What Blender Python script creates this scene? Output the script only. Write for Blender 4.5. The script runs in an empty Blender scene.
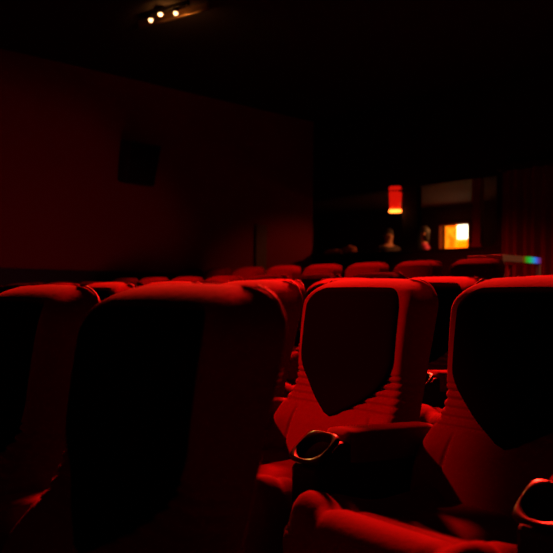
import bpy, bmesh, math, random
from mathutils import Matrix, Vector
random.seed(4)
C = bpy.context.scene.collection
PI = math.pi
TH = 0.8528                     # the rows run at this angle across the view
EYE = 0.961
RD = Vector((math.cos(TH), -math.sin(TH), 0)); BK = Vector((math.sin(TH), math.cos(TH), 0))
def hall(r, b, z=0.0):          # hall axes: r along the rows, b towards the back wall
    return RD * r + BK * b + Vector((0, 0, z))

# ------------------------------------------------------------------ materials
def mat(name, col, rough=0.8, metal=0.0, sheen=0.0, spec=0.5, noise=None, bump=0.0, scale=60.0, coat=0.0, emit=None, es=0.0):
    m = bpy.data.materials.new(name); m.use_nodes = True
    nt = m.node_tree; b = nt.nodes['Principled BSDF']
    b.inputs['Base Color'].default_value = (*col, 1)
    b.inputs['Roughness'].default_value = rough
    b.inputs['Metallic'].default_value = metal
    b.inputs['Specular IOR Level'].default_value = spec
    if sheen:
        b.inputs['Sheen Weight'].default_value = sheen
        b.inputs['Sheen Roughness'].default_value = 0.45
        b.inputs['Sheen Tint'].default_value = (1, 0.25, 0.2, 1)
    if coat: b.inputs['Coat Weight'].default_value = coat
    if emit:
        b.inputs['Emission Color'].default_value = (*emit, 1); b.inputs['Emission Strength'].default_value = es
    if noise is not None or bump:
        tc = nt.nodes.new('ShaderNodeTexCoord'); nz = nt.nodes.new('ShaderNodeTexNoise')
        nz.inputs['Scale'].default_value = scale; nz.inputs['Detail'].default_value = 5
        nt.links.new(tc.outputs['Object'], nz.inputs['Vector'])
        if noise is not None:
            mx = nt.nodes.new('ShaderNodeMix'); mx.data_type = 'RGBA'
            mx.inputs[6].default_value = (*col, 1); mx.inputs[7].default_value = (*noise, 1)
            nt.links.new(nz.outputs['Fac'], mx.inputs[0]); nt.links.new(mx.outputs[2], b.inputs['Base Color'])
        if bump:
            bp = nt.nodes.new('ShaderNodeBump'); bp.inputs['Strength'].default_value = bump
            bp.inputs['Distance'].default_value = 0.004
            nt.links.new(nz.outputs['Fac'], bp.inputs['Height']); nt.links.new(bp.outputs['Normal'], b.inputs['Normal'])
    return m
velvet = mat('red_velvet', (0.050, 0.0007, 0.0006), 0.9, sheen=0.03, spec=0.04, noise=(0.070, 0.0012, 0.001), bump=0.25, scale=70)
pipingm = mat('red_piping', (0.09, 0.003, 0.003), 0.6, spec=0.2)
hide = mat('black_headrest_hide', (0.0014, 0.0002, 0.0002), 0.95, spec=0.0, bump=0.2, scale=160)
plastic = mat('black_plastic', (0.005, 0.004, 0.004), 0.55, spec=0.12, bump=0.08, scale=300)
ring = mat('polished_dark_rim', (0.05, 0.085, 0.05), 0.28, metal=1.0)
carpet = mat('red_carpet', (0.09, 0.010, 0.006), 1.0, spec=0.1, noise=(0.14, 0.022, 0.014), bump=0.8, scale=90)
wallm = mat('dark_red_wall_fabric', (0.15, 0.008, 0.011), 0.95, spec=0.05, noise=(0.12, 0.007, 0.009), scale=1.2)
dado = mat('black_dado', (0.006, 0.004, 0.005), 0.7, spec=0.3)
ceilm = mat('black_ceiling', (0.018, 0.012, 0.01), 0.9, spec=0.15, noise=(0.025, 0.016, 0.012), scale=2)
blackp = mat('black_paint', (0.01, 0.007, 0.006), 0.7, spec=0.2)
brownp = mat('brown_paint', (0.06, 0.018, 0.010), 0.75, spec=0.2, noise=(0.08, 0.022, 0.012), scale=5)
woodm = mat('dark_wood_post', (0.22, 0.05, 0.035), 0.6, spec=0.3, noise=(0.14, 0.03, 0.02), scale=8)
curt = mat('dark_red_curtain', (0.13, 0.025, 0.015), 0.9, spec=0.1, sheen=0.2)
grillem = mat('speaker_grille', (0.006, 0.006, 0.006), 0.9, spec=0.1, bump=0.5, scale=220)
metalm = mat('dark_metal', (0.05, 0.04, 0.035), 0.4, metal=1.0)
warmtrim = mat('copper_trim', (0.6, 0.3, 0.12), 0.35, metal=1.0)

# ------------------------------------------------------------------ mesh helpers
def finish(name, bm, m, parent=None, smooth=False, loc=None, rotz=None):
    bmesh.ops.recalc_face_normals(bm, faces=bm.faces)
    me = bpy.data.meshes.new(name); bm.to_mesh(me); bm.free()
    me.materials.append(m)
    if smooth:
        for p in me.polygons: p.use_smooth = True
    o = bpy.data.objects.new(name, me); C.objects.link(o)
    if parent: o.parent = parent
    if loc is not None: o.location = loc
    if rotz is not None: o.rotation_euler = (0, 0, rotz)
    return o
def box(bm, x0, x1, y0, y1, z0, z1, bev=0.0, seg=2, M=None):
    r = bmesh.ops.create_cube(bm, size=1)
    vs = r['verts']
    for v in vs:
        v.co = Vector(((x0+x1)/2 + v.co.x*(x1-x0), (y0+y1)/2 + v.co.y*(y1-y0), (z0+z1)/2 + v.co.z*(z1-z0)))
    if M: 
        for v in vs: v.co = M @ v.co
    if bev:
        es = list({e for v in vs for e in v.link_edges})
        bmesh.ops.bevel(bm, geom=es, offset=bev, segments=seg, profile=0.5, affect='EDGES')
    return bm
def nbox(*a, **k): return box(bmesh.new(), *a, **k)
def cyl(bm, r1, r2, h, M=Matrix(), seg=24):
    bmesh.ops.create_cone(bm, cap_ends=True, segments=seg, radius1=r1, radius2=r2, depth=h, matrix=M)
    return bm
def tube(bm, pts, rad, seg=8, closed=False):
    n = len(pts); rings = []
    for i, p in enumerate(pts):
        a = pts[i-1] if (i or closed) else pts[0]; b = pts[(i+1) % n] if (i < n-1 or closed) else pts[-1]
        t = (Vector(b)-Vector(a)).normalized()
        u = t.cross(Vector((0.3, 0.9, 0.31))).normalized(); w = t.cross(u)
        rr = rad if not callable(rad) else rad(i/(n-1))
        rings.append([bm.verts.new(Vector(p) + u*rr*math.cos(2*PI*k/seg) + w*rr*math.sin(2*PI*k/seg)) for k in range(seg)])
    for i in range(n if closed else n-1):
        A, B = rings[i], rings[(i+1) % n]
        for k in range(seg): bm.faces.new((A[k], A[(k+1) % seg], B[(k+1) % seg], B[k]))
    if not closed: bm.faces.new(rings[0][::-1]); bm.faces.new(rings[-1])
    return bm
def loft(bm, rings, cap=True):
    R = [[bm.verts.new(p) for p in r] for r in rings]; n = len(R[0])
    for A, B in zip(R, R[1:]):
        for k in range(n): bm.faces.new((A[k], A[(k+1) % n], B[(k+1) % n], B[k]))
    if cap: bm.faces.new(R[0][::-1]); bm.faces.new(R[-1])
    return bm
def tag(o, label=None, cat=None, group=None, kind=None):
    if label: o['label'] = label
    if cat: o['category'] = cat
    if group: o['group'] = group
    if kind: o['kind'] = kind
    return o
def empty(name, loc, rz=-TH):
    o = bpy.data.objects.new(name, None); C.objects.link(o); o.location = loc; o.rotation_euler = (0, 0, rz)
    o.empty_display_size = 0.1
    return o
def copy_tree(o, parent=None):
    c = o.copy(); C.objects.link(c)
    if parent: c.parent = parent
    for ch in list(o.children): copy_tree(ch, c)
    return c
def ss(a, b, x):
    t = max(0.0, min(1.0, (x-a)/(b-a))); return t*t*(3-2*t)

# ------------------------------------------------------------------ the cinema seat (x along the row, y backwards, z up, floor at 0)
H = 1.02
RX, RF, RB = 0.105, 0.105, 0.035
def width(z):                  # half width of the backrest at height z
    h = z - H
    w = 0.280 - 0.006*ss(0.05, 0.34, -h)
    w -= 0.003 * ss(0.34, 0.56, -h)                     # wings flare under the headrest
    r = RX
    if h > -r: w = w - r + math.sqrt(max(0.0, r*r - (h+r)**2))
    return w
def front(z, x=0.0):
    h = z - H
    y = 0.038 + 0.16*h*0.9                              # recline: the face comes forward lower down
    y -= 0.016 * math.exp(-((h+0.17)/0.16)**2) * (1-(x/0.30)**2)   # padded headrest
    y -= 0.058 * ss(0.34, 0.50, -h)                     # lumbar cushion
    seam = 0.165 + 0.035*ss(0.42, 0.62, -h)
    y -= 0.050 * ss(0.40, 0.62, -h) * ss(seam, seam+0.08, abs(x))   # side bolsters
    y += 0.007*ss(0.43, 0.47, -h)*math.exp(-((abs(x)-seam)/0.005)**2)
    if -0.436 < h < -0.312 and abs(x) > shield_hw(h) - 0.03:       # gathered pleats beside the headrest
        y += 0.012*(1-ss(0.225, 0.262, abs(x)))*abs(math.cos((h+0.312)/0.024*PI))**5 * ss(-0.436, -0.430, h) * (1-ss(-0.318, -0.312, h))
        y += 0.002
    if h > -RF: y += (RF - math.sqrt(max(0, RF*RF-(h+RF)**2)))
    return y
def rear(z):
    h = z - H
    y = 0.166 + 0.25*h*1.0
    if h < -0.5: y = 0.166 - 0.125 - (h+0.5)*-0.05
    r = RB
    if h > -r: y -= (r - math.sqrt(max(0, r*r-(h+r)**2)))
    return y
def shield_hw(h):              # half width of the dark headrest panel, h below the top
    if h > -0.262: return 0.212
    t = (-0.262 - h)/0.198
    if t >= 1: return 0.0
    a = lambda q: 0.212*(1 - q**1.9)**0.9
    return a(t) if t < 0.90 else a(0.90)*math.sqrt(max(0, (1-t)/0.10))
def ring_at(z, n=112):
    w = width(z); yf0 = front(z); yb = rear(z)
    out = []
    cr = min(0.022, w*0.45, (yb-yf0)*0.49)
    # rounded rectangle walked by arc length, front face densely sampled
    nf, nb, ns, nc = 116, 20, 4, 5
    def fr(x): return front(z, x)
    pts = []
    tp = 0.034 * (1 - ss(0.36, 0.56, H-z)) * min(1, w/0.2)      # the side panels narrow towards the front
    wf = w - tp
    for i in range(nf+1):
        x = -wf+cr + 2*(wf-cr)*i/nf
        pts.append((x, fr(x)))
    yR = fr(wf-cr)
    crf = max(0.004, min(cr, (yb-yR)*0.49))
    for i in range(1, nc+1):
        a = -PI/2 + PI/2*i/nc; pts.append((wf-cr+cr*math.cos(a), yR+crf+crf*math.sin(a)))
    for i in range(1, ns): 
        t = i/ns; pts.append((wf+tp*t, (yR+crf)*(1-t) + (yb-crf*0.5)*t))
    for i in range(nc+1):
        a = PI/2*i/nc; pts.append((w-cr*0.5+cr*0.5*math.cos(a), yb-crf*0.5+crf*0.5*math.sin(a)))
    for i in range(1, nb):
        x = w-cr*0.5 - 2*(w-cr*0.5)*i/nb; pts.append((x, yb + 0.012*(1-(x/w)**2)))
    left = [(-x, y) for x, y in pts[nf+1:nf+1+nc+ns-1+nc+1]][::-1]
    pts += left
    return [(x, y, z - 0.010*(x/0.26)**2*ss(-0.08, 0, z-H)) for x, y in pts]
def make_backrest(parent):
    bm = bmesh.new(); rings = []
    z = 0.34; zs = []
    while z < H-RX: zs.append(z); z += 0.0048 if 0.55 < z < 0.75 else 0.012
    for k in range(19): zs.append(H-RX + RX*math.sin(PI/2*k/18.5))
    zs = sorted(set(zs))
    loft(bm, [ring_at(z) for z in zs])
    return finish('backrest', bm, velvet, parent, True)
def make_headrest(parent):
    bm = bmesh.new(); rows = []
    nx = 28; nz = 60; top = -0.031; bot = -0.460
    for j in range(nz+1):
        h = top + (bot-top)*(j/nz)**1.3
        hw = max(shield_hw(h), 0.0015)
        if h > top-0.075: hw -= 0.075*(1-math.sqrt(max(0, 1-((h-(top-0.075))/0.0755)**2)))
        row = []
        for i in range(nx+1):
            s = -1+2*i/nx; x = hw*s
            e = min((1-abs(s))*hw, (top-h), 1)
            lift = 0.004 + 0.007*ss(0, 0.018, e)
            # smooth face of the backrest without the pleats
            y = 0.038 + 0.144*h - 0.016*math.exp(-((h+0.17)/0.16)**2)*(1-(x/0.30)**2) - 0.058*ss(0.34, 0.50, -h)
            if h > -RF: y += RF - math.sqrt(max(0, RF*RF-(h+RF)**2))
            row.append(bm.verts.new((x, y-lift, H+h-0.010*(x/0.26)**2*ss(-0.08, 0, h))))
        rows.append(row)
    for A, B in zip(rows, rows[1:]):
        for a, b, c, d in zip(A, A[1:], B[1:], B): bm.faces.new((a, b, c, d))
    fs = list(bm.faces)
    r = bmesh.ops.extrude_face_region(bm, geom=fs)
    for v in [g for g in r['geom'] if isinstance(g, bmesh.types.BMVert)]: v.co.y += 0.016
    return finish('headrest_panel', bm, hide, parent, True)
def make_piping(parent):
    # welt along the back edge of both sides and over the shoulders
    for s in (-1, 1):
        bm = bmesh.new(); pts = []
        for z in [0.42+0.02*i for i in range(27)] + [H-RX+RX*math.sin(PI/2*k/10) for k in range(1, 9)]:
            if z > H-RX and len(pts) and z <= pts[-1][2]: continue
            pts.append((s*(width(z)-0.004), rear(z)-0.010, z))
        tube(bm, pts, 0.0028, 6)
        finish('piping', bm, pipingm, parent, True)
def make_seat():
    root = empty('cinema_seat', (0, 0, 0))
    make_backrest(root); make_headrest(root); make_piping(root)
    # back shell
    bm = nbox(-0.235, 0.235, 0.045, 0.062, 0.30, 0.72, 0.006)
    finish('back_shell', bm, plastic, root)
    # cushion: rounded block with raised front roll and thigh bolsters
    bm = bmesh.new(); nu, nv = 40, 44
    x0, y0, y1 = 0.262, -0.640, -0.06
    def top(x, y):
        u = abs(x)/x0; v = (y-y0)/(y1-y0)
        z = 0.462 - 0.062*ss(0.10, 0.60, v)
        z += 0.026*ss(0.55, 0.86, u) - 0.010*math.exp(-((u-0.60)/0.05)**2)
        z += 0.004*math.exp(-((v-0.10)/0.09)**2)
        z -= 0.010*math.exp(-((v-0.24)/0.022)**2)
        ex = max(0, (u-0.80)/0.20); ey = max(0, (0.13-v)/0.13)
        d = min(1, math.sqrt(ex*ex+ey*ey)); z -= 0.085*(1-math.sqrt(1-d*d))
        return z
    grid = []
    for j in range(nv+1):
        v = j/nv; v = v**1.35; y = y0+(y1-y0)*v; row = []
        for i in range(nu+1):
            s = -1+2*i/nu; s = math.copysign(1-(1-abs(s))**1.35, s)
            ey = max(0, (0.13-v)/0.13)
            w = x0 + 0.012*(1-ss(0.24, 0.30, v)) - 0.05*(1-math.sqrt(max(0, 1-ey*ey)))
            x = w*s
            row.append(bm.verts.new((x, y - 0.012*(1-s*s)*max(0, 1-4*v), top(x0*s, y))))
        grid.append(row)
    for A, B in zip(grid, grid[1:]):
        for a, b, c, d in zip(A, A[1:], B[1:], B): bm.faces.new((a, b, c, d))
    loop = grid[0] + [r[-1] for r in grid[1:]] + grid[-1][::-1][1:] + [r[0] for r in grid[::-1]][1:-1]
    prev = loop
    for (dz, sc) in ((0.03, 1.01), (0.08, 1.0), (0.115, 0.97), (0.13, 0.92)):
        cur = []
        for v in loop:
            zz = v.co.z if dz < 0.05 else 0.36
            cur.append(bm.verts.new((v.co.x*sc, -0.36+(v.co.y+0.36)*sc, zz-dz if dz < 0.05 else 0.40-dz)))
        n = len(loop)
        for k in range(n): bm.faces.new((prev[k], prev[(k+1) % n], cur[(k+1) % n], cur[k]))
        prev = cur
    bm.faces.new(prev)
    finish('seat_cushion', bm, velvet, root, True)
    # steel pedestal under the cushion
    bm = nbox(-0.20, 0.20, -0.16, -0.02, 0.0, 0.275, 0.01); box(bm, -0.22, 0.22, -0.30, 0.02, 0.0, 0.02, 0.005)
    finish('pedestal', bm, plastic, root)
    # armrest on the right hand edge, shared with the next seat
    ax = 0.320
    bm = bmesh.new()
    prof = [(-0.44, 0.0), (-0.44, 0.10), (-0.50, 0.40), (-0.50, 0.515), (-0.405, 0.575), (0.02, 0.55), (0.06, 0.40), (0.0, 0.0)]
    f1 = [bm.verts.new((ax-0.046, y, z)) for y, z in prof]; f2 = [bm.verts.new((ax+0.046, y, z)) for y, z in prof]
    bm.faces.new(f1[::-1]); bm.faces.new(f2)
    for k in range(len(prof)):
        bm.faces.new((f1[k], f1[(k+1) % len(prof)], f2[(k+1) % len(prof)], f2[k]))
    bmesh.ops.bevel(bm, geom=list(bm.edges), offset=0.010, segments=2, profile=0.5, affect='EDGES')
    arm = finish('armrest', bm, plastic, root)
    # padded top: lofted along y
    bm = bmesh.new(); rings = []
    N = 36
    for k in range(17):
        t = k/16; y = -0.395 + 0.43*t
        e = min(1, t/0.08, (1-t)/0.08); q = math.sqrt(max(0.0, 1-(1-e)**2)); q = max(q, 0.03)
        zc = 0.548 - 0.030*t; hw, hh = 0.047*(0.7+0.3*q), 0.055*(0.4+0.6*q)
        ringp = []
        for i in range(N):
            a = 2*PI*i/N; c, s = math.cos(a), math.sin(a)
            ringp.append((ax+hw*math.copysign(abs(c)**0.42, c), y, zc+hh*math.copysign(abs(s)**0.42, s)))
        rings.append(ringp)
    loft(bm, rings)
    finish('armrest_pad', bm, velvet, arm, True)
    # cup holder: square tray tipped forward with a deep round well and a thin polished rim
    def place(ob): pass
    cy, cz = -0.462, 0.566; tilt = math.radians(33)
    M = Matrix.Translation((ax, cy, cz)) @ Matrix.Rotation(tilt, 4, 'X')
    bm = bmesh.new(); n = 48
    def sq(k, h, p):
        a = 2*PI*k/n; c, s = math.cos(a), math.sin(a)
        return (h*math.copysign(abs(c)**p, c), h*math.copysign(abs(s)**p, s))
    prof = [(0.036, 1.0, -0.050), (0.040, 1.0, -0.03), (0.048, 0.95, -0.004), (0.0495, 0.92, 0.001), (0.054, 0.34, 0.000), (0.056, 0.32, -0.004), (0.055, 0.32, -0.012)]
    R = []
    for h, p, z in prof:
        R.append([bm.verts.new(M @ Vector((*sq(k, h, p), z))) for k in range(n)])
    for A, B in zip(R, R[1:]):
        for k in range(n): bm.faces.new((A[k], A[(k+1) % n], B[(k+1) % n], B[k]))
    bm.faces.new(R[0][::-1])
    cup = finish('cup_holder', bm, plastic, arm, True)
    bm = bmesh.new(); R = []
    for h, p, z in [(0.0500, 0.90, 0.0012), (0.0508, 0.84, 0.0022), (0.0535, 0.38, 0.0022), (0.0545, 0.36, 0.0006), (0.0535, 0.36, -0.002), (0.0500, 0.90, -0.001)]:
        R.append([bm.verts.new(M @ Vector((*sq(k, h, p), z))) for k in range(n)])
    for A, B in zip(R, R[1:]+R[:1]):
        for k in range(n): bm.faces.new((A[k], A[(k+1) % n], B[(k+1) % n], B[k]))
    finish('cup_holder_rim', bm, ring, arm, True)
    return root

ROWS = {  # name: (r of the seat at t=0, b, floor height, list of t)
 'near': (-1.105, 0.622, -0.04, [0, -1]),
 'mid':  (-1.625, 1.751, 0.0, [1, 0, -1, -2, -3, -4, -5, -6, -7, -8]),
 'third': (-1.495, 2.861, 0.04, [0, -1, -2, -3, -4, -5, -6, -7, -8, -9]),
 'fourth': (-1.57, 3.97, 0.115, [-3, -4, -5, -6, -7, -8, -9]),
 'fifth': (-3.65, 5.55, 0.291, [0, -1, -2, -3, -4, -5, -6, -7]),
}
S = 0.6444
ORD = ['first', 'second', 'third', 'fourth', 'fifth', 'sixth', 'seventh', 'eighth', 'ninth', 'tenth', 'eleventh']
proto = make_seat(); used = False
plain_headrest = [c for c in proto.children if c.name.startswith('headrest_panel')][0].data.copy()
plain_headrest.materials[0] = velvet
GN = {'near': 'cinema seats of the closest row', 'mid': 'cinema seats of the second row', 'third': 'cinema seats of the third row',
      'fourth': 'cinema seats of the fourth row', 'fifth': 'cinema seats of the rearmost row'}
def seat_label(row, i, t):
    if row == 'near':
        return ['largest dark red velvet cinema seat, closest of all, its face in shadow',
                'dark red velvet cinema seat cut by the left picture edge, beside the closest seat'][i]
    if row == 'mid':
        if i == 0: return 'red velvet cinema seat cut by the right picture edge, its wide cushion lit in front'
        if i == 1: return 'brightly lit red velvet cinema seat with dark shield headrest and pleats, in the middle'
        if i == 2: return 'red velvet cinema seat half hidden between the closest seat and the brightly lit one'
        return 'second row red cinema seat, %s to the left of the half hidden seat' % ORD[i-3]
    nm = {'third': 'third row', 'fourth': 'fourth row', 'fifth': 'rearmost row'}[row]
    n = len(ROWS[row][3])
    if i == 0: return 'red velvet cinema seat at the right end of the %s' % nm
    if i == n-1: return 'red velvet cinema seat at the left end of the %s' % nm
    return 'red velvet cinema seat, %s from the right end of the %s' % (ORD[i], nm)
for row, (r0, b, fz, ts) in ROWS.items():
    for i, t in enumerate(ts):
        o = proto if not used else copy_tree(proto); used = True
        if row in ('fourth', 'fifth'):      # the farther rows have plain velvet headrests
            for ch in o.children:
                if ch.name.startswith('headrest_panel'): ch.data = plain_headrest
        o.location = hall(r0-0.017+(0.67 if row == 'fifth' else S)*t, b, fz)
        tag(o, seat_label(row, i, t), 'seat', GN[row])

# ------------------------------------------------------------------ the hall (built in hall axes)
def hobj(name, bm, m, parent=None, kind=None, smooth=False):
    o = finish(name, bm, m, parent, smooth)
    if parent is None: o.rotation_euler = (0, 0, -TH)
    if kind: o['kind'] = kind
    return o
CE = EYE + 3.2
XL, XR, BF, BB = -9.3, 2.2, -3.2, 9.0
# terraced floor
steps = [(BF, -0.04), (1.00, 0.0), (2.11, 0.04), (3.22, 0.115), (4.75, 0.291), (5.83, 0.38), (BB+3.0, 0.38)]
bm = bmesh.new(); prof = [(BF, -0.3)]
for k, (b, z) in enumerate(steps):
    if k: prof.append((b, steps[k-1][1]))
    prof.append((b, z))
prof.append((BB+3.0, -0.3))
a = [bm.verts.new((XL-2.5, y, z)) for y, z in prof]; c = [bm.verts.new((XR, y, z)) for y, z in prof]
for k in range(len(prof)): bm.faces.new((a[k], a[(k+1) % len(prof)], c[(k+1) % len(prof)], c[k]))
bm.faces.new(a); bm.faces.new(c[::-1])
hobj('floor', bm, carpet, kind='structure')
hobj('wall_left', nbox(XL-0.15, XL, BF, BB, -0.3, CE), wallm, kind='structure')
hobj('wall_right', nbox(XR, XR+0.15, BF, BB+3, -0.3, CE), dado, kind='structure')
hobj('wall_front', nbox(XL, XR, BF-0.15, BF, -0.3, CE), dado, kind='structure')
hobj('ceiling', nbox(XL-2.5, XR, BF, BB+3, CE, CE+0.12), ceilm, kind='structure')
hobj('baseboard_left', nbox(XL, XL+0.05, BF, BB, -0.04, EYE+0.31), dado, kind='structure')
# low wall, beam and back room
PT = EYE+0.69; BT = EYE+1.74
hobj('wall_back', nbox(XL-2.5, XR, BB, BB+0.18, 0.38, PT), blackp, kind='structure')
hobj('trim_1', nbox(XL-2.5, XR, BB-0.03, BB+0.21, PT, PT+0.035, 0.006), blackp, kind='structure')
bmb = nbox(XL-2.5, XR, BB, BB+0.25, BT, CE)
hobj('wall_back_upper', bmb, blackp, kind='structure')
hobj('trim_2', nbox(XL-2.5, XR, BB+0.25, BB+2.85, BT+0.02, BT+0.10), mat('dark_soffit', (0.05, 0.008, 0.004), 0.8), kind='structure')   # ceiling of the back room
hobj('wall_back_room_left', nbox(XL-2.5, XL-2.4, BB+0.2, BB+3, 0.38, BT), brownp, kind='structure')
# back room rear wall with the serving hatch opening r -8.21..-7.62, z EYE+0.6..EYE+1.43
HB = 11.5; h0, h1, hz0, hz1 = -8.27, -7.63, EYE+0.55, EYE+1.38
bm = bmesh.new()
box(bm, XL-2.5, h0, HB, HB+0.12, 0.38, BT+0.02); box(bm, h1, XR, HB, HB+0.12, 0.38, BT+0.02)
box(bm, h0, h1, HB, HB+0.12, 0.38, hz0); box(bm, h0, h1, HB, HB+0.12, hz1, BT+0.02)
hobj('wall_back_room', bm, brownp, kind='structure')
# posts
def post(r0, r1, m, label, b0=BB+0.02, b1=BB+0.13, z0=PT+0.036, z1=BT+0.02):
    p = empty('post', hall((r0+r1)/2, (b0+b1)/2, z0)); w = (r1-r0)/2; d = (b1-b0)/2
    finish('shaft', nbox(-w, w, -d, d, 0, z1-z0, 0.008), m, p)
    finish('plinth', nbox(-w-0.02, w+0.02, -d-0.01, d+0.01, 0, 0.06, 0.005), m, p)
    tag(p, label, 'pillar')
    return p
post(-7.24, -6.93, blackp, 'black square pillar beside the glowing red wall lantern')
post(-5.93, -5.79, woodm, 'slim dark red wooden post to the right of the glowing orange hatch')
post(-5.52, -5.36, blackp, 'slim black post beside the gathered dark red curtain')

# serving hatch: glowing box behind the rear wall
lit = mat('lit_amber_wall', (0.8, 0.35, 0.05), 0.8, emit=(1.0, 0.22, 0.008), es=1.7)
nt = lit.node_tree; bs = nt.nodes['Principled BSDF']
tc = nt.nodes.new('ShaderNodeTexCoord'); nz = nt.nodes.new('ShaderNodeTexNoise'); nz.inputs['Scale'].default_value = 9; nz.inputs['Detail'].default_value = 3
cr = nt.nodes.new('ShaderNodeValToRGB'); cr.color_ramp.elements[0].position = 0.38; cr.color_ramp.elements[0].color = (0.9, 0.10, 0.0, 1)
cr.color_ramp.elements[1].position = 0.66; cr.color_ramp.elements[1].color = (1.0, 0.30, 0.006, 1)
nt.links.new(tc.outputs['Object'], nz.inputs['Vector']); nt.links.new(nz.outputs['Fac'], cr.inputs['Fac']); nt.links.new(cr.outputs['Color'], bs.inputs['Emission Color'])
whitel = mat('lit_white_screen', (0.9, 0.9, 0.85), 0.6, emit=(1.0, 0.78, 0.5), es=4.0)
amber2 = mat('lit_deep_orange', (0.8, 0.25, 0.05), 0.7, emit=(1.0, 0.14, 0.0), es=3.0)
hat = empty('serving_hatch', hall((h0+h1)/2, HB+0.06, hz0))
w = (h1-h0)/2; hh = hz1-hz0
bm = bmesh.new()
box(bm, -w-0.04, -w, -0.09, 0.0, -0.04, hh+0.04); box(bm, w, w+0.04, -0.09, 0.0, -0.04, hh+0.04)
box(bm, -w, w, -0.09, 0.0, hh, hh+0.04); box(bm, -w, w, -0.09, 0.0, -0.04, 0)
finish('hatch_frame', bm, woodm, hat)
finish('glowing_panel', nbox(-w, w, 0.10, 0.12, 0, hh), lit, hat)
finish('white_screen', nbox(0.01, w-0.01, 0.03, 0.09, hh-0.27, hh-0.005, 0.004), whitel, hat)
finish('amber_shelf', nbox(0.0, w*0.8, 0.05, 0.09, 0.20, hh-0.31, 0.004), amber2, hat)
finish('jug', cyl(bmesh.new(), 0.06, 0.045, 0.12, Matrix.Translation((w*0.62, 0.0, 0.36-0.04))), blackp, hat, True)
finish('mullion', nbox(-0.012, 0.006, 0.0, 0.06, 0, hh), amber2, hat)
tag(hat, 'glowing orange and white serving hatch in the back room beyond the low wall', 'window')

# lantern on the pillar
glow = mat('lantern_red_glass', (0.8, 0.05, 0.02), 0.4, emit=(1.0, 0.008, 0.002), es=0.6)
glowb = mat('lantern_hot_base', (0.9, 0.4, 0.1), 0.4, emit=(1.0, 0.20, 0.02), es=5.0)
ln = empty('wall_lantern', hall(-7.345, BB-0.02, EYE+1.36)); ln.scale = (0.86, 0.86, 0.86)
finish('glass_shade', cyl(bmesh.new(), 0.105, 0.122, 0.34, Matrix.Translation((0, 0, 0.215)), 32), glow, ln, True)
finish('upper_glass', cyl(bmesh.new(), 0.120, 0.120, 0.075, Matrix.Translation((0, 0, 0.445)), 32), glow, ln, True)
finish('collar', cyl(bmesh.new(), 0.118, 0.118, 0.018, Matrix.Translation((0, 0, 0.397)), 32), blackp, ln)
finish('glowing_base', cyl(bmesh.new(), 0.118, 0.118, 0.045, Matrix.Translation((0, 0, 0.022)), 32), glowb, ln)
bm = nbox(0.10, 0.16, -0.03, 0.03, 0.37, 0.42); finish('bracket', bm, metalm, ln)
bm = cyl(bmesh.new(), 0.125, 0.10, 0.03, Matrix.Translation((0, 0, 0.498)), 32); finish('cap', bm, blackp, ln)
tag(ln, 'cylindrical red glowing lantern with bright orange base on the black pillar', 'lamp')

# curtain
bm = bmesh.new(); top = []; bot = []; n = 260
c0, c1 = -5.33, -3.0
P1 = []; 
for i in range(n+1):
    t = i/n; r = c0+(c1-c0)*t
    y = BB-0.16 + 0.045*math.sin(t*2*PI*17) + 0.018*math.sin(t*2*PI*7.3+1)
    P1.append((r, y))
for lvl, z in enumerate((0.40, 1.0, 1.7, BT+0.02)):
    sc = 1.0 + 0.25*(1-lvl/3)
    P = [(r + 0.01*math.sin(lvl*2+r*9), BB-0.16+(y-BB+0.16)*sc, z) for r, y in P1]
    ring_ = [bm.verts.new(p) for p in P] + [bm.verts.new((p[0], p[1]+0.006, p[2])) for p in P[::-1]]
    if lvl:
        for k in range(len(ring_)): bm.faces.new((prev[k], prev[(k+1) % len(ring_)], ring_[(k+1) % len(ring_)], ring_[k]))
    prev = ring_
cu = hobj('curtain', bm, curt, smooth=True)
tag(cu, 'dark red curtain in upright folds hanging beside the slim black post', 'curtain')
hobj('curtain_rail', nbox(-5.36, -3.0, BB-0.25, BB-0.03, BT+0.02, BT+0.09, 0.005), blackp)
tag(bpy.data.objects['curtain_rail'], 'black rail box the dark red curtain hangs from', 'curtain rail')

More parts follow.
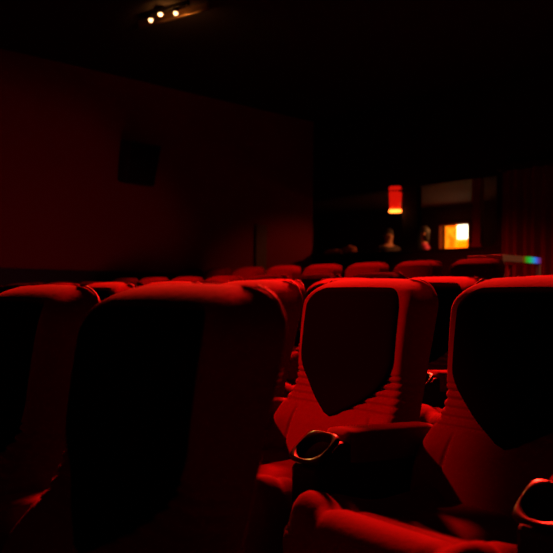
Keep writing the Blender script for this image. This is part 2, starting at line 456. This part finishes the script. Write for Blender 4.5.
# people in the back room (continuous skinned bodies)
skin = mat('skin', (0.45, 0.20, 0.12), 0.6, spec=0.3)
hairm = mat('dark_hair', (0.015, 0.008, 0.006), 0.6)
def person(loc, rz, shirt, label, arm_pts, hairlong):
    root = empty('person', loc, rz)
    def skinmesh(name, pts, edges, rad, m, parent, sub=2):
        me = bpy.data.meshes.new(name); me.from_pydata(pts, edges, [])
        o = bpy.data.objects.new(name, me); C.objects.link(o); o.parent = parent
        md = o.modifiers.new('s', 'SKIN'); md.use_smooth_shade = True
        for i, r in enumerate(rad): me.skin_vertices[0].data[i].radius = (r if isinstance(r, tuple) else (r, r))
        me.skin_vertices[0].data[0].use_root = True
        sb = o.modifiers.new('u', 'SUBSURF'); sb.levels = sub; sb.render_levels = sub
        me.materials.append(m)
        return o
    # body: pelvis root
    P = [(0,0,.95),(0,0,1.12),(0,-.01,1.30),(0,0,1.42),(0,-.01,1.50),(0,-.02,1.58),(0,-.02,1.68),
         (-.10,0,.90),(-.11,-.01,.50),(-.11,.02,.09),(-.11,-.12,.04),
         (.10,0,.90),(.11,-.01,.50),(.11,.02,.09),(.11,-.12,.04)]
    Ed = [(0,1),(1,2),(2,3),(3,4),(4,5),(5,6),(0,7),(7,8),(8,9),(9,10),(0,11),(11,12),(12,13),(13,14)]
    Rr = [(.15,.11),(.135,.10),(.16,.11),(.10,.075),(.052,.052),(.078,.092),(.070,.082),
          .085,.060,.042,.035,.085,.060,.042,.035]
    base = len(P)
    for pts in arm_pts:
        i0 = len(P); P += pts; Rr += [.055,.043,.030,.026]
        Ed += [(3,i0),(i0,i0+1),(i0+1,i0+2),(i0+2,i0+3)]
    skinmesh('body', P, Ed, Rr, skin, root)
    # hands: five fingers each
    for pts in arm_pts:
        e = Vector(pts[3]); d = (Vector(pts[3])-Vector(pts[2])).normalized(); u = d.cross(Vector((0,0,1))).normalized()
        hp = [tuple(e), tuple(e+d*.05)]; he = [(0,1)]; hr = [.024, .026]
        for k in range(4):
            o_ = u*(.024*(k-1.5)); i0 = len(hp)
            L = (.060,.072,.066,.050)[k]
            hp += [tuple(e+d*.075+o_*.9), tuple(e+d*(.075+L*.5)+o_+Vector((0,0,-.006))), tuple(e+d*(.075+L)+o_+Vector((0,0,-.02)))]
            he += [(1,i0),(i0,i0+1),(i0+1,i0+2)]; hr += [.010,.009,.008]
        i0 = len(hp); hp += [tuple(e+d*.03-u*.035), tuple(e+d*.065-u*.05)]; he += [(0,i0),(i0,i0+1)]; hr += [.011,.009]
        skinmesh('hand', hp, he, hr, skin, root, 1)
    # shirt, a little outside the body
    SP = [(0,0,.92),(0,0,1.12),(0,-.01,1.30),(0,0,1.425)]; SE = [(0,1),(1,2),(2,3)]; SR = [(.17,.13),(.15,.115),(.175,.125),(.10,.085)]
    for pts in arm_pts:
        i0 = len(SP); a_, b_ = Vector(pts[0]), Vector(pts[1]); SP += [tuple(a_), tuple(a_*.45+b_*.55)]; SR += [.068, .058]; SE += [(3,i0),(i0,i0+1)]
    skinmesh('shirt', SP, SE, SR, shirt, root)
    TP = [(0,0,.97),(-.10,0,.88),(-.11,-.01,.50),(-.11,.02,.12),(.10,0,.88),(.11,-.01,.50),(.11,.02,.12)]
    skinmesh('trousers', TP, [(0,1),(1,2),(2,3),(0,4),(4,5),(5,6)], [(.16,.12),.098,.072,.056,.098,.072,.056], blackp, root)
    # head details
    hz = 1.63
    bm = bmesh.new(); bmesh.ops.create_icosphere(bm, subdivisions=3, radius=1, matrix=Matrix.Translation((0, .0, hz+.035)) @ Matrix.Diagonal((.088, .100, .105, 1)))
    for v in list(bm.verts):
        if v.co.y < -.045 and v.co.z < hz+.06: v.co.y = -.045
        if hairlong and v.co.z < hz and v.co.y > -.03: v.co.z -= .10*(1 if v.co.y > 0 else .4)
    finish('hair', bm, hairm, root, True)
    for s in (-1, 1):
        bm = bmesh.new(); bmesh.ops.create_uvsphere(bm, u_segments=10, v_segments=8, radius=.011, matrix=Matrix.Translation((s*.030, -.100, hz+.005)))
        finish('eye', bm, hairm, root, True)
    bm = bmesh.new(); bmesh.ops.create_cone(bm, cap_ends=True, segments=8, radius1=.016, radius2=.005, depth=.045, matrix=Matrix.Translation((0, -.112, hz-.02)) @ Matrix.Rotation(-.25, 4, 'X'))
    finish('nose', bm, skin, root, True)
    finish('mouth', nbox(-.022, .022, -.106, -.098, hz-.062, hz-.054, .003), hairm, root)
    for s in (-1, 1):
        bm = bmesh.new(); bmesh.ops.create_uvsphere(bm, u_segments=10, v_segments=8, radius=1, matrix=Matrix.Translation((s*.084, 0, hz-.005)) @ Matrix.Diagonal((.010, .018, .030, 1)))
        finish('ear', bm, skin, root, True)
    tag(root, label, 'person', 'people in the back room')
    return root
magenta = mat('magenta_shirt', (0.45, 0.02, 0.12), 0.8); darks = mat('dark_shirt', (0.03, 0.012, 0.012), 0.85)
armsA = [[(-.19,0,1.39),(-.25,.02,1.12),(-.20,-.20,1.05),(-.17,-.26,1.06)], [(.19,0,1.39),(.26,.02,1.12),(.20,-.18,1.06),(.16,-.24,1.08)]]
armsB = [[(-.19,0,1.39),(-.24,.04,1.11),(-.25,-.10,.88),(-.25,-.13,.84)], [(.19,0,1.39),(.25,.05,1.12),(.27,-.08,.88),(.27,-.11,.84)]]
person(hall(-8.02, 9.62, 0.38), -TH+1.1, darks, 'dim person in a dark top standing to the left of the black pillar', armsA, False)
person(hall(-7.32, 9.72, 0.38), -TH-0.9, magenta, 'dim person in a magenta top with bare arms to the right of the black pillar', armsB, True)

# bundle lying on the low wall
def blob(bm, c, s, seed):
    rr = random.Random(seed); bmesh.ops.create_icosphere(bm, subdivisions=3, radius=1)
    for v in bm.verts[-642:]: pass
    return bm
def cushiony(name, loc, sx, sy, sz, m, label, cat, seed):
    bm = bmesh.new(); bmesh.ops.create_icosphere(bm, subdivisions=4, radius=1)
    for v in bm.verts:
        n_ = 1+0.05*math.sin(v.co.x*7+seed)+0.04*math.sin(v.co.y*9+seed*2)+0.03*math.sin(v.co.z*8+v.co.x*5)
        x, y, z = v.co*n_
        z = math.copysign(abs(z)**0.8, z)
        v.co = (x*sx, y*sy, max(z, -0.72)*sz + 0.72*sz)
    o = finish(name, bm, m, None, True, loc, -TH); tag(o, label, cat); return o
tan = mat('brown_cloth', (0.40, 0.10, 0.04), 0.9, noise=(0.3, 0.07, 0.03), scale=12, bump=0.4)
cushiony('cloth_bundle', hall(-8.46, BB+0.09, PT+0.035), 0.15, 0.09, 0.085, tan, 'small brown cloth bundle on the low wall, nearer the pillar', 'bundle', 1)
cushiony('cloth_bundle', hall(-8.86, BB+0.09, PT+0.035), 0.22, 0.08, 0.055, tan, 'flat brown cloth bundle on the low wall, farther from the pillar', 'bundle', 5)

# side table with colour lit control strip behind the rearmost row
whitep = mat('pale_laminate', (0.55, 0.32, 0.24), 0.5)
tb = empty('control_table', hall(-3.62, 5.86, 0.38)); th_ = EYE+0.39-0.38
finish('table_top', nbox(-0.28, 0.10, 0, 0.71, th_-0.062, th_, 0.003), whitep, tb)
for sx in (-0.26, 0.06):
    for sy in (0.0, 0.67): finish('leg', nbox(sx, sx+0.04, sy, sy+0.035, 0, th_-0.045, 0.003), whitep, tb)
scr = mat('colour_display', (0.02, 0.02, 0.02), 0.3)
nt = scr.node_tree; bs = nt.nodes['Principled BSDF']; tc = nt.nodes.new('ShaderNodeTexCoord'); sp = nt.nodes.new('ShaderNodeSeparateXYZ')
mr = nt.nodes.new('ShaderNodeMapRange'); mr.inputs[1].default_value = 0.36; mr.inputs[2].default_value = 0.69
cr = nt.nodes.new('ShaderNodeValToRGB'); el = cr.color_ramp.elements
el[0].position = 0.0; el[0].color = (0.10, 0.04, 0.0, 1); el[1].position = 1.0; el[1].color = (0.12, 0.01, 0.03, 1)
for p, c_ in ((0.18, (0.02, 0.30, 0.01)), (0.35, (0.01, 0.42, 0.06)), (0.52, (0.02, 0.30, 0.38)), (0.68, (0.03, 0.14, 0.75)), (0.82, (0.10, 0.03, 0.30))):
    e_ = el.new(p); e_.color = (*c_, 1)
nt.links.new(tc.outputs['Object'], sp.inputs[0]); nt.links.new(sp.outputs['Y'], mr.inputs[0]); nt.links.new(mr.outputs[0], cr.inputs['Fac'])
nt.links.new(cr.outputs['Color'], bs.inputs['Emission Color']); bs.inputs['Emission Strength'].default_value = 1.0
finish('colour_display', nbox(0.10, 0.112, 0.36, 0.69, th_-0.060, th_-0.002, 0.001), scr, tb)
tag(tb, 'pale edged side table with a green and blue glowing strip, beside the curtain', 'table')

# speakers on the left wall
def speaker(r, b, z, label):
    s = empty('wall_speaker', hall(r, b, z)); 
    M = Matrix.Rotation(math.radians(14), 4, 'Y')
    bm = bmesh.new()
    # tapered cabinet, front faces +x
    ptsb = [(-0.19, -0.20), (-0.19, 0.20), (0.17, 0.265), (0.17, -0.265)]
    lo = [bm.verts.new(M @ Vector((x, y*0.86, -0.30))) for x, y in ptsb]; hi = [bm.verts.new(M @ Vector((x, y, 0.30))) for x, y in ptsb]
    bm.faces.new(lo[::-1]); bm.faces.new(hi)
    for k in range(4): bm.faces.new((lo[k], lo[(k+1) % 4], hi[(k+1) % 4], hi[k]))
    bmesh.ops.bevel(bm, geom=list(bm.edges), offset=0.012, segments=2, profile=0.5, affect='EDGES')
    finish('cabinet', bm, dado, s)
    finish('grille', nbox(0.172, 0.184, -0.23, 0.23, -0.27, 0.27, 0.006, M=M), grillem, s)
    finish('wall_bracket', nbox(-0.36, -0.17, -0.05, 0.05, -0.07, 0.07, 0.005), metalm, s)
    tag(s, label, 'speaker', 'speakers on the side wall'); return s
speaker(-8.94, 5.11, EYE+1.87, 'black boxy loudspeaker tilted down on the red side wall')
speaker(-8.94, 2.68, EYE+1.98, 'black loudspeaker only just showing at the left picture edge')

# ceiling spotlight bar with three glowing bulbs
bulb = mat('lit_bulb', (1, 0.8, 0.6), 0.4, emit=(1.0, 0.50, 0.22), es=5)
fx = empty('ceiling_spotlight_bar', hall(-6.72, 4.15, CE), -TH)
d = Vector((0.34, 0.10, 0)).normalized()
Mb = Matrix.Rotation(math.atan2(0.28, 0.94), 4, 'Z')
def fxm(name, bm, m, par=fx, sm=False): return finish(name, bm, m, par, sm)
fxm('rail', nbox(-0.35, 0.36, -0.03, 0.03, -0.05, 0.0, 0.004, M=Mb), metalm)
for (x, y) in ((-0.19, -0.05), (0.03, -0.06), (0.17, 0.05)):
    hd = fxm('spotlight_head', cyl(bmesh.new(), 0.035, 0.028, 0.06, Matrix.Translation((x, y, -0.06)), 20), metalm)
    bm = bmesh.new(); bmesh.ops.create_uvsphere(bm, u_segments=16, v_segments=12, radius=0.024, matrix=Matrix.Translation((x, y, -0.098)))
    b_ = finish('bulb', bm, bulb, hd, True)
tag(fx, 'ceiling bar with three small glowing warm bulbs above the side wall', 'ceiling light')
bm = nbox(-0.52, 0.50, 0.085, 0.12, -0.08, 0.0, 0.004, M=Mb)
rim_ = finish('ceiling_ridge', bm, warmtrim, None, False, hall(-6.72, 4.20, CE), -TH); rim_['kind'] = 'structure'; rim_.name = 'trim_3'
# door surround on the side wall near its far corner
hobj('trim_4', nbox(XL, XL+0.04, 7.62, 7.86, EYE+0.32, EYE+1.2, 0.004), brownp, kind='structure')

# ------------------------------------------------------------------ lights
def spot(name, pos, tgt, power, col, size, blend=0.3, rad=0.05):
    l = bpy.data.lights.new(name, 'SPOT'); l.energy = power; l.color = col; l.spot_size = math.radians(size); l.spot_blend = blend; l.shadow_soft_size = rad
    o = bpy.data.objects.new(name, l); C.objects.link(o); o.location = pos
    o.rotation_euler = (Vector(tgt)-Vector(pos)).to_track_quat('-Z', 'Y').to_euler(); return o
def area(name, pos, tgt, power, col, sx, sy):
    l = bpy.data.lights.new(name, 'AREA'); l.energy = power; l.color = col; l.shape = 'RECTANGLE'; l.size = sx; l.size_y = sy
    o = bpy.data.objects.new(name, l); C.objects.link(o); o.location = pos
    o.rotation_euler = (Vector(tgt)-Vector(pos)).to_track_quat('-Z', 'Y').to_euler(); return o
def point(name, pos, power, col, rad=0.05):
    l = bpy.data.lights.new(name, 'POINT'); l.energy = power; l.color = col; l.shadow_soft_size = rad
    o = bpy.data.objects.new(name, l); C.objects.link(o); o.location = pos; return o
RED = (1.0, 0.012, 0.008)
# high red house light behind the closest rows, grazing the seat tops
spot('red_house_light_back', hall(-4.1, 4.6, 4.0), hall(-1.9, 1.3, 1.0), 13500, RED, 62, 0.6, 0.4)
spot('red_house_light_far', hall(-5.4, 7.8, 4.0), hall(-4.9, 4.0, 0.9), 2900, RED, 66, 0.6, 0.15)
# red spot from far along the rows lighting the faces of the second row
spot('red_row_spot', hall(-3.9, -1.7, 3.4), hall(-1.75, 1.65, 0.70), 4200, RED, 14, 0.9, 0.06)
spot('red_rear_row_spot', hall(-6.2, 0.6, 3.8), hall(-5.9, 5.5, 0.9), 3200, RED, 40, 0.9, 0.1)
area('red_fill', hall(-0.6, -2.6, 3.6), hall(-1.5, 1.5, 0.8), 5.0, RED, 1.5, 1.5)
spot('side_wall_wash', hall(-6.3, 3.5, EYE), hall(-9.3, 3.5, EYE-0.1), 42, (1.0, 0.13, 0.17), 98, 0.3, 0.1)
spot('bar_spill', hall(-6.62, 4.10, CE-0.22), hall(-6.72, 4.26, CE), 8, (1.0, 0.42, 0.1), 150, 0.8, 0.02)
# back room
point('hatch_glow', hall(-7.9, 11.2, EYE+1.1), 1.2, (1.0, 0.30, 0.06), 0.12)
point('back_room_lamp', hall(-5.0, 10.6, EYE+1.4), 0.8, (1.0, 0.22, 0.06), 0.1)
spot('bar_spot_to_seats', hall(-6.75, 4.1, CE-0.14), hall(-1.4, 1.3, 0.55), 160, (1.0, 0.45, 0.10), 26, 0.5, 0.03)
spot('people_fill_spot', hall(-6.3, 10.3, EYE+1.6), hall(-7.3, 9.7, EYE+0.9), 130, (1.0, 0.32, 0.08), 60, 0.6, 0.04)  # added warm spot to brighten the people, no real fixture here
spot('table_fill_spot', hall(-2.2, 6.2, 3.2), hall(-3.5, 6.2, EYE+0.37), 45, (1.0, 0.42, 0.2), 32, 0.6, 0.04)  # added narrow spot that lifts the pale table edge, not a real downlight
point('table_fill_point', hall(-2.2, 6.2, 3.0), 3.5, (1.0, 0.35, 0.08), 0.05)  # added faint warm fill for the table and glints, no lamp hangs here

w_ = bpy.data.worlds.new('world'); bpy.context.scene.world = w_; w_.use_nodes = True
w_.node_tree.nodes['Background'].inputs[0].default_value = (0.2, 0.0, 0.0, 1); w_.node_tree.nodes['Background'].inputs[1].default_value = 0.0

# ------------------------------------------------------------------ camera
cd = bpy.data.cameras.new('camera'); cam = bpy.data.objects.new('camera', cd); C.objects.link(cam)
cd.sensor_width = 36; cd.lens = 701.6/553*36; cd.clip_start = 0.02
cam.matrix_world = Matrix.Translation((0, 0, EYE)) @ Matrix.Rotation(PI/2+0.0253, 4, 'X') @ Matrix.Rotation(0.01, 4, 'Z')
cd.dof.use_dof = True; cd.dof.focus_distance = 2.25; cd.dof.aperture_fstop = 3.5
sc = bpy.context.scene; sc.camera = cam
sc.view_settings.view_transform = 'Standard'; sc.view_settings.look = 'None'; sc.view_settings.gamma = 1.0
sc.view_settings.exposure = 0.0; sc.view_settings.use_curve_mapping = False
sc.cycles.max_bounces = 5; sc.cycles.diffuse_bounces = 1; sc.cycles.sample_clamp_indirect = 4
